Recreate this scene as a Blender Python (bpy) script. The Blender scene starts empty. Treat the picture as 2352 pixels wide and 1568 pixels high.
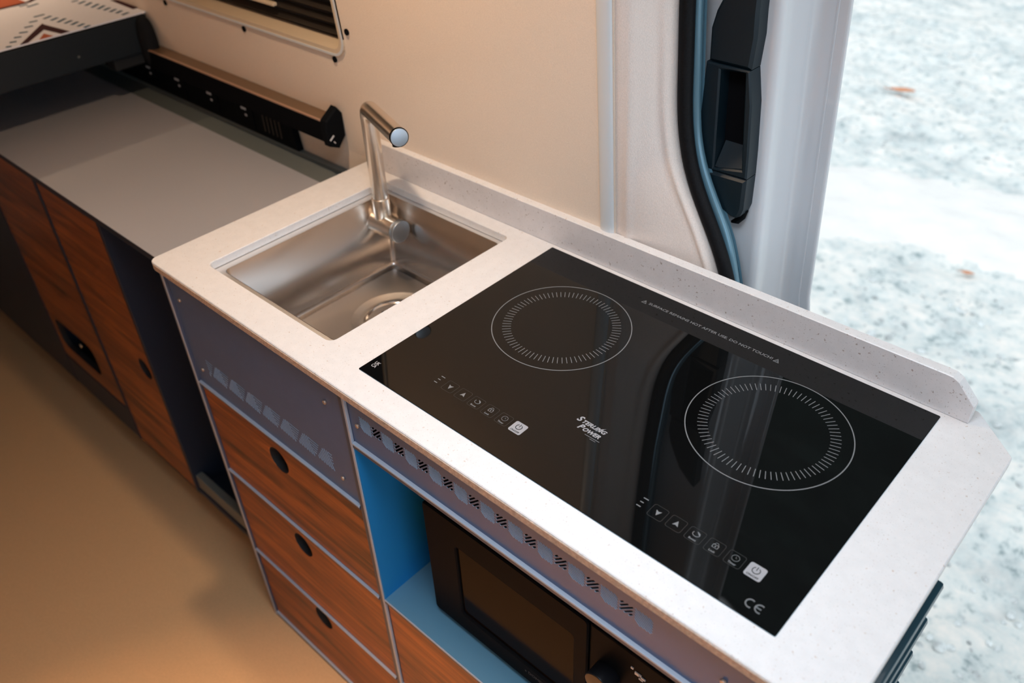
import bpy, bmesh, math, random
from mathutils import Vector, Matrix, noise
from mathutils.geometry import tessellate_polygon
random.seed(7)
C = bpy.context.scene.collection
H = 0.92                      # worktop height above the van floor; local z=0 is the worktop surface
PI = math.pi
def G(x, y, z): return Vector((x, y, z + H))

# ------------------------------------------------------------------ camera
cam_d = bpy.data.cameras.new('camera'); cam = bpy.data.objects.new('camera', cam_d); C.objects.link(cam)
R = [[0.7364152927889072, 0.6756583966038963, -0.03432561208893925],
     [0.39284761510273025, -0.4683784217629634, -0.7913863818230213],
     [-0.5507842298529664, 0.5693042992332729, -0.6103518223285542]]
cp = G(0.7472806909764164, -0.48222872801368827, 0.7017706419283934)
cam.matrix_world = Matrix(((R[0][0], -R[1][0], -R[2][0], cp.x), (R[0][1], -R[1][1], -R[2][1], cp.y),
                           (R[0][2], -R[1][2], -R[2][2], cp.z), (0, 0, 0, 1)))
cam_d.sensor_width = 36; cam_d.lens = 1961.6559 * 36 / 2352; cam_d.clip_start = 0.02; cam_d.clip_end = 200
cam_d.dof.use_dof = True; cam_d.dof.focus_distance = 1.08; cam_d.dof.aperture_fstop = 4.0
bpy.context.scene.camera = cam

# ------------------------------------------------------------------ world, exposure, lights
w = bpy.data.worlds.new('world'); bpy.context.scene.world = w; w.use_nodes = True
bg = w.node_tree.nodes['Background']; bg.inputs[0].default_value = (0.88, 0.94, 1.0, 1); bg.inputs[1].default_value = 1.95
vs = bpy.context.scene.view_settings
vs.view_transform = 'Standard'; vs.look = 'None'; vs.exposure = 0.0; vs.gamma = 1.0; vs.use_curve_mapping = False

def area(name, loc, target, sx, sy, power, color, spread=180, disk=False):
    l = bpy.data.lights.new(name, 'AREA'); l.energy = power; l.color = color; l.spread = math.radians(spread)
    l.shape = 'DISK' if disk else 'RECTANGLE'; l.size = sx
    if not disk: l.size_y = sy
    o = bpy.data.objects.new(name, l); C.objects.link(o); o.location = G(*loc)
    d = G(*target) - G(*loc); o.rotation_euler = d.to_track_quat('-Z', 'Y').to_euler(); return o
WARM = (1.0, 0.56, 0.27)
area('windscreen_daylight', (2.1, -0.75, 0.35), (0.2, 0.0, -0.2), 1.1, 0.8, 4.5, (0.36, 0.68, 1.0))
area('overhead_cool_fill', (0.45, -0.22, 0.985), (0.40, -0.16, 0.0), 0.40, 0.40, 5.6, (0.74, 0.87, 1.0), 115)  # added overhead cool fill; the ceiling itself holds no hatch
LAMPS = [(-2.0, 0.05, 0.975, 4.0, 110), (-1.50, -0.80, 0.975, 0.2, 120), (-0.30, 0.08, 0.975, 4.4, 150), (0.25, -0.78, 0.975, 9.5, 58)]
for (x, y, z, pw, spr) in LAMPS:
    area('downlight_glow', (x, y, z - 0.012), (x, y, z - 1), 0.06, 0, pw, WARM if z and y < -0.3 else (1.0, 0.72, 0.48), spr, True)

# ------------------------------------------------------------------ materials
def ramp(nt, fac, stops):
    r = nt.nodes.new('ShaderNodeValToRGB'); e = r.color_ramp.elements
    while len(e) > 1: e.remove(e[0])
    e[0].position = stops[0][0]; e[0].color = (*stops[0][1], 1)
    for p, c in stops[1:]:
        n = e.new(p); n.color = (*c, 1)
    nt.links.new(fac, r.inputs[0]); return r.outputs[0]
def tex(nt, kind, scale, detail=2, rough=.5, vec=None, stretch=None):
    tc = nt.nodes.new('ShaderNodeTexCoord'); mp = nt.nodes.new('ShaderNodeMapping')
    nt.links.new(tc.outputs['Object'], mp.inputs[0])
    if stretch: mp.inputs['Scale'].default_value = stretch
    t = nt.nodes.new('ShaderNodeTex' + kind); t.inputs['Scale'].default_value = scale
    if kind == 'Noise': t.inputs['Detail'].default_value = detail; t.inputs['Roughness'].default_value = rough
    nt.links.new(mp.outputs[0], t.inputs['Vector']); return t
def M(name, col, rough=.5, metal=0., spec=.5, bump=None, vary=None, coat=0., emit=None, stretch=None):
    m = bpy.data.materials.new(name); m.use_nodes = True; nt = m.node_tree; b = nt.nodes['Principled BSDF']
    b.inputs['Base Color'].default_value = (*col, 1); b.inputs['Roughness'].default_value = rough
    b.inputs['Metallic'].default_value = metal; b.inputs['Specular IOR Level'].default_value = spec
    b.inputs['Coat Weight'].default_value = coat
    if emit: b.inputs['Emission Color'].default_value = (*emit[0], 1); b.inputs['Emission Strength'].default_value = emit[1]
    if vary:
        sc, amt = vary; t = tex(nt, 'Noise', sc, 4, .6, stretch=stretch)
        lo = tuple(max(0, c * (1 - amt)) for c in col); hi = tuple(min(1, c * (1 + amt)) for c in col)
        nt.links.new(ramp(nt, t.outputs['Fac'], [(.3, lo), (.7, hi)]), b.inputs['Base Color'])
    if bump:
        sc, dist = bump; t = tex(nt, 'Noise', sc, 3, .6, stretch=stretch)
        bp = nt.nodes.new('ShaderNodeBump'); bp.inputs['Strength'].default_value = 1; bp.inputs['Distance'].default_value = dist
        nt.links.new(t.outputs['Fac'], bp.inputs['Height']); nt.links.new(bp.outputs[0], b.inputs['Normal'])
    return m
def terrazzo(name, base, dark=(.46, .42, .39)):
    m = M(name, base, .38); nt = m.node_tree; b = nt.nodes['Principled BSDF']
    t1 = tex(nt, 'Noise', 520, 2, .5); t2 = tex(nt, 'Noise', 230, 2, .4); t3 = tex(nt, 'Noise', 60, 3, .6)
    basec = ramp(nt, t3.outputs['Fac'], [(.35, tuple(c * .95 for c in base)), (.65, base)])
    f1 = ramp(nt, t1.outputs['Fac'], [(.66, (0, 0, 0)), (.70, (.8, .8, .8))]); f2 = ramp(nt, t2.outputs['Fac'], [(.705, (0, 0, 0)), (.735, (.8, .8, .8))])
    mx = nt.nodes.new('ShaderNodeMix'); mx.data_type = 'RGBA'; nt.links.new(f1, mx.inputs[0]); nt.links.new(basec, mx.inputs[6]); mx.inputs[7].default_value = (*dark, 1)
    my = nt.nodes.new('ShaderNodeMix'); my.data_type = 'RGBA'; nt.links.new(f2, my.inputs[0]); nt.links.new(mx.outputs[2], my.inputs[6]); my.inputs[7].default_value = (dark[0] * 1.1, dark[1] * .95, dark[2] * .85, 1)
    nt.links.new(my.outputs[2], b.inputs['Base Color']); return m
def wood(name, a, bcol, mid):
    m = M(name, mid, .42); nt = m.node_tree; b = nt.nodes['Principled BSDF']
    t = tex(nt, 'Noise', 9, 6, .62, stretch=(.35, 3, 4.5)); t.inputs['Distortion'].default_value = .8
    f = tex(nt, 'Noise', 60, 4, .6, stretch=(.06, 3, 6))
    c1 = ramp(nt, t.outputs['Fac'], [(.30, a), (.48, mid), (.66, bcol)])
    c2 = ramp(nt, f.outputs['Fac'], [(.3, (.72, .72, .72)), (.7, (1.1, 1.1, 1.1))])
    mx = nt.nodes.new('ShaderNodeMix'); mx.data_type = 'RGBA'; mx.blend_type = 'MULTIPLY'; mx.inputs[0].default_value = 1
    nt.links.new(c1, mx.inputs[6]); nt.links.new(c2, mx.inputs[7]); nt.links.new(mx.outputs[2], b.inputs['Base Color']); return m
def steel(name, col, rough, stretch, dist=.00012):
    m = M(name, col, rough, 1.0, bump=None); nt = m.node_tree; b = nt.nodes['Principled BSDF']
    t = tex(nt, 'Noise', 300, 2, .5, stretch=stretch)
    bp = nt.nodes.new('ShaderNodeBump'); bp.inputs['Strength'].default_value = .35; bp.inputs['Distance'].default_value = dist
    nt.links.new(t.outputs['Fac'], bp.inputs['Height']); nt.links.new(bp.outputs[0], b.inputs['Normal'])
    return m
def fabric(name, col, amt=.05, dist=.0004):
    m = M(name, col, .95, spec=.15, vary=(600, amt)); nt = m.node_tree; b = nt.nodes['Principled BSDF']
    wv = tex(nt, 'Noise', 900, 2, .6, stretch=(1, 1, .5)); bp = nt.nodes.new('ShaderNodeBump'); bp.inputs['Distance'].default_value = dist
    nt.links.new(wv.outputs['Fac'], bp.inputs['Height']); nt.links.new(bp.outputs[0], b.inputs['Normal']); return m
M_stone = terrazzo('white_terrazzo', (.70, .685, .68))
M_stone2 = terrazzo('white_terrazzo_shaded', (.63, .60, .60), (.26, .23, .22))  # same stone, base greyed as shade for the upright face
M_edge = M('raw_board_edge', (.42, .32, .25), .7, vary=(250, .25))
M_glass = M('black_hob_glass', (.003, .003, .003), .012, spec=.36)
M_glassedge = M('glass_edge', (.05, .16, .22), .1, spec=.8)
M_print = M('grey_screen_print', (.16, .163, .167), .5)
M_printdim = M('dim_screen_print', (.035, .034, .033), .5)
M_badge = M('pale_badge', (.30, .297, .31), .45)
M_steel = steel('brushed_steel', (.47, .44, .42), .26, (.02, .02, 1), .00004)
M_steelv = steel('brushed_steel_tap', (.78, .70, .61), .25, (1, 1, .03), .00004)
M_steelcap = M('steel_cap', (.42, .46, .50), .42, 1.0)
M_steelfloor = steel('brushed_steel_lit_floor', (.66, .64, .62), .34, (.02, .02, 1), .00004)  # same steel as the walls, lightened for the bright roof it reflects
M_steelrim = M('steel_rim', (.85, .85, .85), .45, 1.0)
M_chrome = M('chrome', (.8, .8, .8), .12, 1.0)
M_lam = M('grey_blue_laminate', (.07, .115, .23), .36, spec=.35, vary=(30, .05), bump=(900, .00005))
M_lamcut = M('laminate_cut_edge', (.34, .48, .64), .5)
M_frame = M('grey_blue_frame', (.34, .38, .45), .42, spec=.3)
M_lamdark = M('slate_blue_edge_board', (.06, .075, .115), .4, spec=.3)  # shelf boards take this dark tone as front-face shade
M_navy = M('dark_navy_laminate', (.018, .025, .042), .5, spec=.25)
M_dark = M('void_black', (.006, .006, .007), .8)
M_blue = M('blue_lit_liner', (.012, .20, .50), .55, spec=.2)  # grey blue laminate with the cool daylight tint put into its colour
M_teal = M('teal_lit_liner', (.09, .22, .32), .5)  # same laminate, cool daylight tint put into the floor colour
M_wood = wood('walnut', (.05, .014, .004), (.36, .105, .018), (.20, .052, .010))
M_counter = M('grey_laminate_counter', (.35, .35, .375), .40, vary=(500, .03))
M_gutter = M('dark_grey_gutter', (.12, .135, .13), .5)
M_wall = fabric('beige_wall_lining', (.78, .655, .54))
M_pillar = fabric('pale_pillar_lining', (.72, .63, .575), .07, .0006)
M_bead = M('pale_vinyl_bead', (.62, .64, .65), .5)
M_recess = M('cream_recess', (.62, .50, .36), .5)
M_black = M('black_plastic', (.006, .0065, .0075), .42, spec=.05)
M_knob = M('black_knob', (.008, .008, .010), .3, spec=.3)
M_blacksatin = M('black_satin', (.006, .006, .007), .6, spec=.03)
for m_ in (M_black, M_blacksatin): m_.node_tree.nodes['Principled BSDF'].inputs['IOR'].default_value = 1.25
M_rubber = M('black_rubber', (.005, .005, .006), .6, spec=.15, vary=(400, .5))
M_bodyblue = M('silver_blue_body_paint', (.10, .20, .26), .22, metal=.2)
M_body = M('white_body_paint', (.60, .62, .65), .2, coat=.5)
M_doorin = M('grey_door_skin', (.40, .46, .50), .7, vary=(600, .12))
M_handle = M('dark_teal_plastic', (.004, .012, .018), .45, spec=.35, bump=(800, .00008))
M_bronze = M('bronze_rail_top', (.20, .12, .065), .38, .4)
M_bronze2 = M('copper_edge', (.55, .34, .24), .4, .5)
M_floor = M('beige_vinyl_floor', (.62, .385, .20), .45, vary=(420, .08))
M_ceil = fabric('ceiling_lining', (.60, .54, .48))
M_bed = M('charcoal_bed_board', (.012, .016, .020), .5, spec=.2)
M_pad = fabric('black_pad', (.010, .010, .011))
M_blanket = fabric('cream_blanket', (.80, .82, .90), .05, .001)
M_dash = fabric('teal_yarn', (.008, .085, .16), .2)
M_brown = fabric('dark_brown_yarn', (.045, .014, .018), .3)
M_orange = fabric('rust_yarn', (.42, .11, .055), .2)
M_slat = M('blind_pleat', (.022, .017, .013), .35)
M_slot = M('dark_bronze_slot', (.05, .032, .02), .5)
M_lens = M('lamp_lens', (1, .9, .8), .4, emit=((1.0, .62, .34), 6))
M_white = M('white_plastic', (.75, .75, .75), .5)
M_mwglass = M('microwave_glass', (.006, .004, .003), .10, spec=.05)
M_mwglass.node_tree.nodes['Principled BSDF'].inputs['IOR'].default_value = 1.3
M_label = M('white_print', (.62, .60, .60), .6)
M_ground = M('pale_frosty_ground', (.7, .72, .72), .9)
nt = M_ground.node_tree; b = nt.nodes['Principled BSDF']
t1 = tex(nt, 'Noise', 3.2, 8, .66); t1.inputs['Distortion'].default_value = .4; t2 = tex(nt, 'Noise', 17, 6, .7)
c1 = ramp(nt, t1.outputs['Fac'], [(.30, (.42, .46, .47)), (.44, (.66, .69, .68)), (.58, (.78, .77, .74))])
c2 = ramp(nt, t2.outputs['Fac'], [(.33, (.42, .50, .52)), (.44, (.90, .95, .95)), (.62, (1.08, 1.05, 1.02))])
mx = nt.nodes.new('ShaderNodeMix'); mx.data_type = 'RGBA'; mx.blend_type = 'MULTIPLY'; mx.inputs[0].default_value = 1
nt.links.new(c1, mx.inputs[6]); nt.links.new(c2, mx.inputs[7]); nt.links.new(mx.outputs[2], b.inputs['Base Color'])
M_stonepale = M('pale_stone', (.62, .60, .58), .9, vary=(20, .3))
M_snow = M('packed_snow', (.80, .79, .76), .9, vary=(8, .04), bump=(40, .004))
M_forest = M('dark_forest', (.02, .035, .03), .95, vary=(.6, .6))
M_leaf = M('dry_leaf', (.55, .24, .12), .8)
M_pebble = M('pebbles', (.56, .60, .60), .9, vary=(30, .4))
M_darkteal = M('dark_teal_slat', (.015, .06, .09), .28, coat=.3)
M_screw = M('screw_metal', (.50, .38, .30), .4, .7)

# ------------------------------------------------------------------ mesh helpers
class MB:
    """collects shapes, in scene coordinates with z=0 at the worktop surface"""
    def __init__(s): s.bm = bmesh.new()
    def box(s, x0, x1, y0, y1, z0, z1, bev=0, mi=0, seg=2):
        m = Matrix.Translation(((x0 + x1) / 2, (y0 + y1) / 2, (z0 + z1) / 2)) @ Matrix.Diagonal((abs(x1 - x0), abs(y1 - y0), abs(z1 - z0), 1))
        return s._add(m, bev, mi, seg)
    def _add(s, m, bev, mi=0, seg=2):
        r = bmesh.ops.create_cube(s.bm, size=1, matrix=m); vs_ = r['verts']
        es = list({e for v in vs_ for e in v.link_edges}); fs = {f for v in vs_ for f in v.link_faces}
        for f in fs: f.material_index = mi
        if bev:
            rr = bmesh.ops.bevel(s.bm, geom=es, offset=bev, segments=seg, profile=.5, affect='EDGES')
            for f in rr['faces']: f.material_index = mi
        return s
    def obox(s, c, ax, ay, az, sx, sy, sz, bev=0, mi=0):
        m = Matrix.Translation(c) @ Matrix((ax, ay, az)).transposed().to_4x4() @ Matrix.Diagonal((sx, sy, sz, 1)); return s._add(m, bev, mi)
    def cyl(s, a, b, r, seg=32, r2=None, mi=0, cap=True, bev=0):
        a = Vector(a); b = Vector(b); d = b - a; L = d.length; q = d.to_track_quat('Z', 'Y').to_matrix().to_4x4()
        rr = bmesh.ops.create_cone(s.bm, cap_ends=cap, cap_tris=False, segments=seg, radius1=r, radius2=r if r2 is None else r2, depth=L, matrix=Matrix.Translation((a + b) / 2) @ q)
        fs = {f for v in rr['verts'] for f in v.link_faces}
        for f in fs: f.material_index = mi
        if bev:
            es = [e for e in {e for v in rr['verts'] for e in v.link_edges} if any(len(f.verts) > 4 for f in e.link_faces)]
            bmesh.ops.bevel(s.bm, geom=es, offset=bev, segments=3, profile=.5, affect='EDGES')
        return s
    def tube(s, pts, r, seg=14, mi=0, cap=True, sx=1, up=Vector((0, 0, 1))):
        pts = [Vector(p) for p in pts]; rings = []; n = len(pts)
        for i, p in enumerate(pts):
            d = (pts[min(i + 1, n - 1)] - pts[max(i - 1, 0)]).normalized()
            u = d.cross(up);
            if u.length < 1e-3: u = d.cross(Vector((0, 1, 0)))
            u.normalize(); v = d.cross(u).normalized(); rr = r[i] if isinstance(r, (list, tuple)) else r
            rings.append([s.bm.verts.new(p + u * rr * sx * math.cos(2 * PI * k / seg) + v * rr * math.sin(2 * PI * k / seg)) for k in range(seg)])
        for i in range(n - 1):
            for k in range(seg):
                f = s.bm.faces.new((rings[i][k], rings[i][(k + 1) % seg], rings[i + 1][(k + 1) % seg], rings[i + 1][k])); f.material_index = mi
        if cap:
            s.bm.faces.new(rings[0]).material_index = mi; s.bm.faces.new(rings[-1][::-1]).material_index = mi
        return s
    def lathe(s, c, prof, seg=48, mi=0):
        c = Vector(c); rings = []
        for (r, z) in prof: rings.append([s.bm.verts.new(c + Vector((r * math.cos(2 * PI * k / seg), r * math.sin(2 * PI * k / seg), z))) for k in range(seg)])
        for i in range(len(prof) - 1):
            for k in range(seg): s.bm.faces.new((rings[i][k], rings[i][(k + 1) % seg], rings[i + 1][(k + 1) % seg], rings[i + 1][k])).material_index = mi
        return s
    def plate(s, outer, holes, axis, a, b, mi=0, mside=0, mhole=None, topbev=0):
        """extrude a flat outline with holes along axis from a to b; (u,v) = (x,y) for z, (x,z) for y, (y,z) for x. b is the visible side"""
        if mhole is None: mhole = mside
        def P(u, v, t): return {'z': Vector((u, v, t)), 'y': Vector((u, t, v)), 'x': Vector((t, u, v))}[axis]
        loops = [outer] + list(holes); flat = [p for l in loops for p in l]
        tris = tessellate_polygon([[Vector((p[0], p[1], 0)) for p in l] for l in loops])
        if topbev:
            sg = 1 if b > a else -1
            ins = inset(outer, topbev); mid = [s.bm.verts.new(P(p[0], p[1], b - sg * topbev)) for p in outer]
            topl = [ins] + [inset(h, -topbev) for h in holes]; flatb = [p for l in topl for p in l]
            mids = [mid] + [[s.bm.verts.new(P(p[0], p[1], b - sg * topbev)) for p in h] for h in holes]
        else: flatb = flat
        va = [s.bm.verts.new(P(p[0], p[1], a)) for p in flat]; vb = [s.bm.verts.new(P(p[0], p[1], b)) for p in flatb]
        for t in tris:
            try:
                s.bm.faces.new([va[i] for i in t]).material_index = mside; s.bm.faces.new([vb[i] for i in reversed(t)]).material_index = mi
            except ValueError: pass
        o = 0
        for li, l in enumerate(loops):
            n = len(l); m_ = mside if li == 0 else mhole
            for i in range(n):
                j = (i + 1) % n
                if topbev:
                    md = mids[li]
                    s.bm.faces.new((va[o + i], va[o + j], md[j], md[i])).material_index = m_
                    s.bm.faces.new((md[i], md[j], vb[o + j], vb[o + i])).material_index = mi
                else: s.bm.faces.new((va[o + i], va[o + j], vb[o + j], vb[o + i])).material_index = m_
            o += n
        return s
    def grid(s, f, nu, nv, mi=0, closeu=False):
        g = [[s.bm.verts.new(f(i / nu, j / nv)) for j in range(nv + 1)] for i in range(nu + 1)]
        for i in range(nu):
            for j in range(nv): s.bm.faces.new((g[i][j], g[i + 1][j], g[i + 1][j + 1], g[i][j + 1])).material_index = mi
        return s
def inset(poly, d):
    n = len(poly); out = []
    ar = sum(poly[i][0] * poly[(i + 1) % n][1] - poly[(i + 1) % n][0] * poly[i][1] for i in range(n)); sg = 1 if ar > 0 else -1
    for i in range(n):
        a, b, c = Vector(poly[i - 1]), Vector(poly[i]), Vector(poly[(i + 1) % n])
        e1 = (b - a).normalized(); e2 = (c - b).normalized(); n1 = Vector((-e1.y, e1.x)) * sg; n2 = Vector((-e2.y, e2.x)) * sg
        m = (n1 + n2); m = m.normalized() if m.length > 1e-6 else n1; k = max(.35, m.dot(n1)); out.append(tuple(b + m * d / k))
    return out
def rrect(x0, x1, y0, y1, r, seg=6):
    rs = r if isinstance(r, (list, tuple)) else [r] * 4   # (x0y0),(x1y0),(x1y1),(x0y1)
    out = []
    for k, (cx, cy, a) in enumerate(((x0, y0, 180), (x1, y0, 270), (x1, y1, 0), (x0, y1, 90))):
        rr = rs[k]
        if rr <= 0: out.append((cx, cy)); continue
        ox = cx + rr if cx == x0 else cx - rr; oy = cy + rr if cy == y0 else cy - rr
        for i in range(seg + 1):
            t = math.radians(a + 90 * i / seg); out.append((ox + rr * math.cos(t), oy + rr * math.sin(t)))
    return out
def circ(cx, cy, r, n=40): return [(cx + r * math.cos(2 * PI * i / n), cy + r * math.sin(2 * PI * i / n)) for i in range(n)]
ORG = {}
def thing(name, label, cat, loc, group=None, kind=None):
    o = bpy.data.objects.new(name, None); C.objects.link(o); o.location = G(*loc); o.empty_display_size = .05; ORG[o] = Vector(loc)
    if label: o['label'] = label
    if cat: o['category'] = cat
    if group: o['group'] = group
    if kind: o['kind'] = kind
    return o
def done(name, mb, mats, parent=None, label=None, cat=None, group=None, kind=None, smooth=False, angle=35, recalc=True):
    bm = mb.bm
    if recalc: bmesh.ops.recalc_face_normals(bm, faces=bm.faces[:])
    me = bpy.data.meshes.new(name); bm.to_mesh(me); bm.free()
    if parent is None:
        xs = [v.co for v in me.vertices]
        org = Vector(((min(v.x for v in xs) + max(v.x for v in xs)) / 2, (min(v.y for v in xs) + max(v.y for v in xs)) / 2, min(v.z for v in xs)))
    else: org = ORG[parent]
    me.transform(Matrix.Translation(-org))
    for m in (mats if isinstance(mats, (list, tuple)) else [mats]): me.materials.append(m)
    if smooth:
        me.polygons.foreach_set('use_smooth', [True] * len(me.polygons)); me.set_sharp_from_angle(angle=math.radians(angle))
    o = bpy.data.objects.new(name, me); C.objects.link(o); ORG[o] = org
    if parent is None: o.location = G(*org)
    else: o.parent = parent
    if label: o['label'] = label
    if cat: o['category'] = cat
    if group: o['group'] = group
    if kind: o['kind'] = kind
    return o
def text(name, body, x, y, z, size, mat, parent, label=None, rot=None, width=None, align='LEFT', shear=0, bold=0, plane='z', rz=0):
    cu = bpy.data.curves.new(name, 'FONT'); cu.body = body; cu.size = size; cu.align_x = align; cu.shear = shear; cu.offset = bold
    cu.extrude = .00008; cu.resolution_u = 3
    t = bpy.data.objects.new('tmp_text', cu); C.objects.link(t); bpy.context.view_layer.update()
    dg = bpy.context.evaluated_depsgraph_get(); me = bpy.data.meshes.new_from_object(t.evaluated_get(dg)); C.objects.unlink(t); bpy.data.objects.remove(t)
    if width:
        ww = max(v.co.x for v in me.vertices) - min(v.co.x for v in me.vertices); me.transform(Matrix.Diagonal((width / ww, 1, 1, 1)))
    if rz: me.transform(Matrix.Rotation(rz, 4, 'Z'))
    if plane == 'y': me.transform(Matrix.Rotation(PI / 2, 4, 'X'))
    me.transform(Matrix.Translation(Vector((x, y, z)) - ORG[parent])); me.materials.clear(); me.materials.append(mat)
    o = bpy.data.objects.new(name, me); C.objects.link(o); o.parent = parent; ORG[o] = ORG[parent]
    if label: o['label'] = label
    return o

# ================================================================== SETTING
def Yw(z): return .415 - .075 * max(0, z)
XO0, XO1 = .30, 1.50            # sliding door opening
F = -.92
done('floor', MB().box(-2.6, 2.2, -1.35, .44, F - .03, F), M_floor, kind='structure')
done('ceiling', MB().box(-2.6, 2.2, -1.35, .5, 1.0, 1.03), M_ceil, kind='structure')
done('wall_front', MB().box(-2.6, 2.2, -1.38, -1.35, F, 1.0), M_wall, kind='structure')
done('wall_left', MB().box(-2.63, -2.6, -1.38, .5, F, 1.0), M_wall, kind='structure')
m = MB(); m.box(2.2, 2.23, -1.38, .5, F, -.05); m.box(2.2, 2.23, -1.38, .5, .85, 1.0)
done('wall_right', m, M_wall, kind='structure')
# lined wall with a window opening; it leans in towards the roof
wb = MB(); wb.plate([(-2.6, 0), (.1042, 0), (.1042, 1.0), (-2.6, 1.0)], [rrect(-1.55, -.476, .196, .72, .03)], 'y', .425, .415)
for v in wb.bm.verts:
    v.co.y += Yw(v.co.z) - .415
wb.box(-2.6, .1042, .415, .425, F, 0)
wall = done('wall_back', wb, M_wall, kind='structure')
for (x, z) in [(-.798, .184), (-.459, .244), (-.512, .185), (-1.099, .183), (-.455, .55)]:
    y = Yw(z); done('screw_cover', MB().cyl((x, y + .001, z), (x, y - .0025, z), .0055, 16), M_black, wall)
done('wall_header', MB().box(.096, 2.2, .36, .44, .86, 1.0), M_wall, wall)
done('wall_end', MB().box(XO1, 2.2, .40, .46, F, .86), M_wall, wall)
# pillar lining: curved panel between the seam and the door aperture
EDGE = [(-.92, .292), (-.2, .29), (-.06, .282), (.0, .270), (.027, .258), (.07, .239), (.116, .212), (.161, .186), (.205, .173), (.249, .165), (.386, .156), (.6, .150), (1.0, .145)]
def interp(tab, z):
    if z <= tab[0][0]: return tab[0][1]
    for (a, va), (b, vb) in zip(tab, tab[1:]):
        if z <= b:
            t = (z - a) / (b - a); return va + (vb - va) * t
    return tab[-1][1]
def smooth_edge(tab, z, h=.025): return sum(interp(tab, z + h * k / 3) for k in range(-3, 4)) / 7
def pil(u, v):
    z = F + v * (1.0 - F); xe = smooth_edge(EDGE, z); x0 = .1045; x = x0 + (xe - x0) * u; y0 = Yw(z) + .002
    s = x - x0; W = xe - x0
    t_ = max(0, min(1, s / W)); y0 = y0 + (.437 - y0) * (t_ * t_ * (3 - 2 * t_)) ** 1.2
    y = y0 - .0035 * math.exp(-((s - .020) / .006) ** 2) + .0022 * math.exp(-((s - W + .0165) / .004) ** 2) - .0015 * math.exp(-((s - W + .008) / .006) ** 2)
    d = (W - s)
    if d < .009: y += (.455 - y0) * (1 - math.sqrt(max(0, 1 - (1 - d / .009) ** 2)))
    return Vector((x, y, z))
NV = 150
m = MB(); g = []
us = [0, .03, .08, .13, .17, .21, .25, .3, .35, .42, .5, .56, .62, .68, .74, .79, .84, .87, .9, .92, .94, .955, .97, .98, .99, .996, 1]
rows = [[m.bm.verts.new(pil(u, j / NV)) for j in range(NV + 1)] for u in us]
for i in range(len(us) - 1):
    for j in range(NV): m.bm.faces.new((rows[i][j], rows[i + 1][j], rows[i + 1][j + 1], rows[i][j + 1]))
done('trim_1', m, M_pillar, kind='structure', smooth=True, angle=80, label='pale fabric lined pillar panel curving down beside the door opening')
m = MB()
def bead(u, v):
    z = F + v * (1.0 - F); a = PI * u; return Vector((.0895 - .0125 * math.cos(a), Yw(z) + .001 - .0065 * math.sin(a) ** .8 if 0 < u < 1 else Yw(z) + .001, z))
m.grid(bead, 10, 40); done('trim_2', m, M_bead, kind='structure', smooth=True, angle=80, label='pale rounded vinyl bead covering the wall panel joint')
# rubber seal and painted flange round the aperture
SC = [(-.92, .300), (-.2, .300), (-.06, .294), (.0, .281), (.019, .273), (.045, .264), (.074, .249), (.114, .225), (.159, .200), (.205, .185), (.252, .177), (.309, .173), (.388, .167), (.6, .160), (1.0, .155)]
zs = [F + (1.0 - F) * k / 130 for k in range(131)]
m = MB(); m.tube([(smooth_edge(SC, z) - .0022, .455, z) for z in zs], .0102, 14, up=Vector((0, 1, 0)))
done('trim_3', m, M_rubber, kind='structure', smooth=True, angle=60, label='black rubber seal along the curved door aperture')
FC = [(-.92, .310), (-.2, .310), (-.06, .302), (.0, .285), (.02, .279), (.066, .265), (.101, .248), (.139, .223), (.191, .199), (.244, .189), (.306, .184), (.386, .177), (.6, .170), (1.0, .165)]
m = MB(); m.tube([(smooth_edge(FC, z) - .0068, .470, z) for z in zs], .0072, 14, up=Vector((0, 1, 0)))
m.grid(lambda u, v: Vector((smooth_edge(FC, F + v * (1 - F)) - .03 + .03 * u, .474 + .006 * u, F + v * (1 - F))), 2, 60)
done('trim_4', m, M_bodyblue, kind='structure', smooth=True, angle=60, label='silver blue painted metal flange behind the rubber seal')

# sliding door, slid back along the outside of the wall
door = thing('door_1', 'white sliding door slid open, with dark grab handle', None, (.1, .52, F), kind='structure')
def dx(z): return (.38 - max(-.12, min(z, .9))) * .058
prof = [(.16, .505), (.236, .505)]
def arc(cx, cy, r, a0, a1, n=6): return [(cx + r * math.cos(math.radians(a0 + (a1 - a0) * i / n)), cy + r * math.sin(math.radians(a0 + (a1 - a0) * i / n))) for i in range(n + 1)]
prof += arc(.255, .5175, .0125, -90, 0)                  # convex corner
prof += arc(.2855, .575, .018, 180, 90)[0:7]             # concave corner into the outer flange
prof += [(.296, .593), (.2965, .5915), (.298, .5915), (.2985, .593), (.309, .5935)] + arc(.309, .5975, .004, -90, 90, 6) + [(.25, .6015)]
m = MB(); n = 60; zz = [F + (1 - F) * k / n for k in range(n + 1)]
rows = [[m.bm.verts.new(Vector((x + dx(z) + (.004 if y > .59 else 0) * (1 if z < -.085 else 0), y, z))) for (x, y) in prof] for z in zz]
for j in range(n):
    for i in range(len(prof) - 1): m.bm.faces.new((rows[j][i], rows[j][i + 1], rows[j + 1][i + 1], rows[j + 1][i]))
done('leading_edge', m, M_body, door, smooth=True, angle=50, label='glossy white leading edge')
m = MB(); m.grid(lambda u, v: Vector((-.95 + (1.11 + dx(F + v * (1 - F))) * u, .505 + .0 * u, F + v * (1 - F))), 4, 40)
done('inner_skin', m, M_doorin, door, smooth=True)
m = MB(); m.grid(lambda u, v: Vector((-.95 + (1.2 + dx(F + v * (1 - F))) * u, .6015 + .05 * math.sin(u * 3), F + v * (1 - F))), 8, 10)
done('outer_skin', m, M_body, door, smooth=True)
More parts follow.
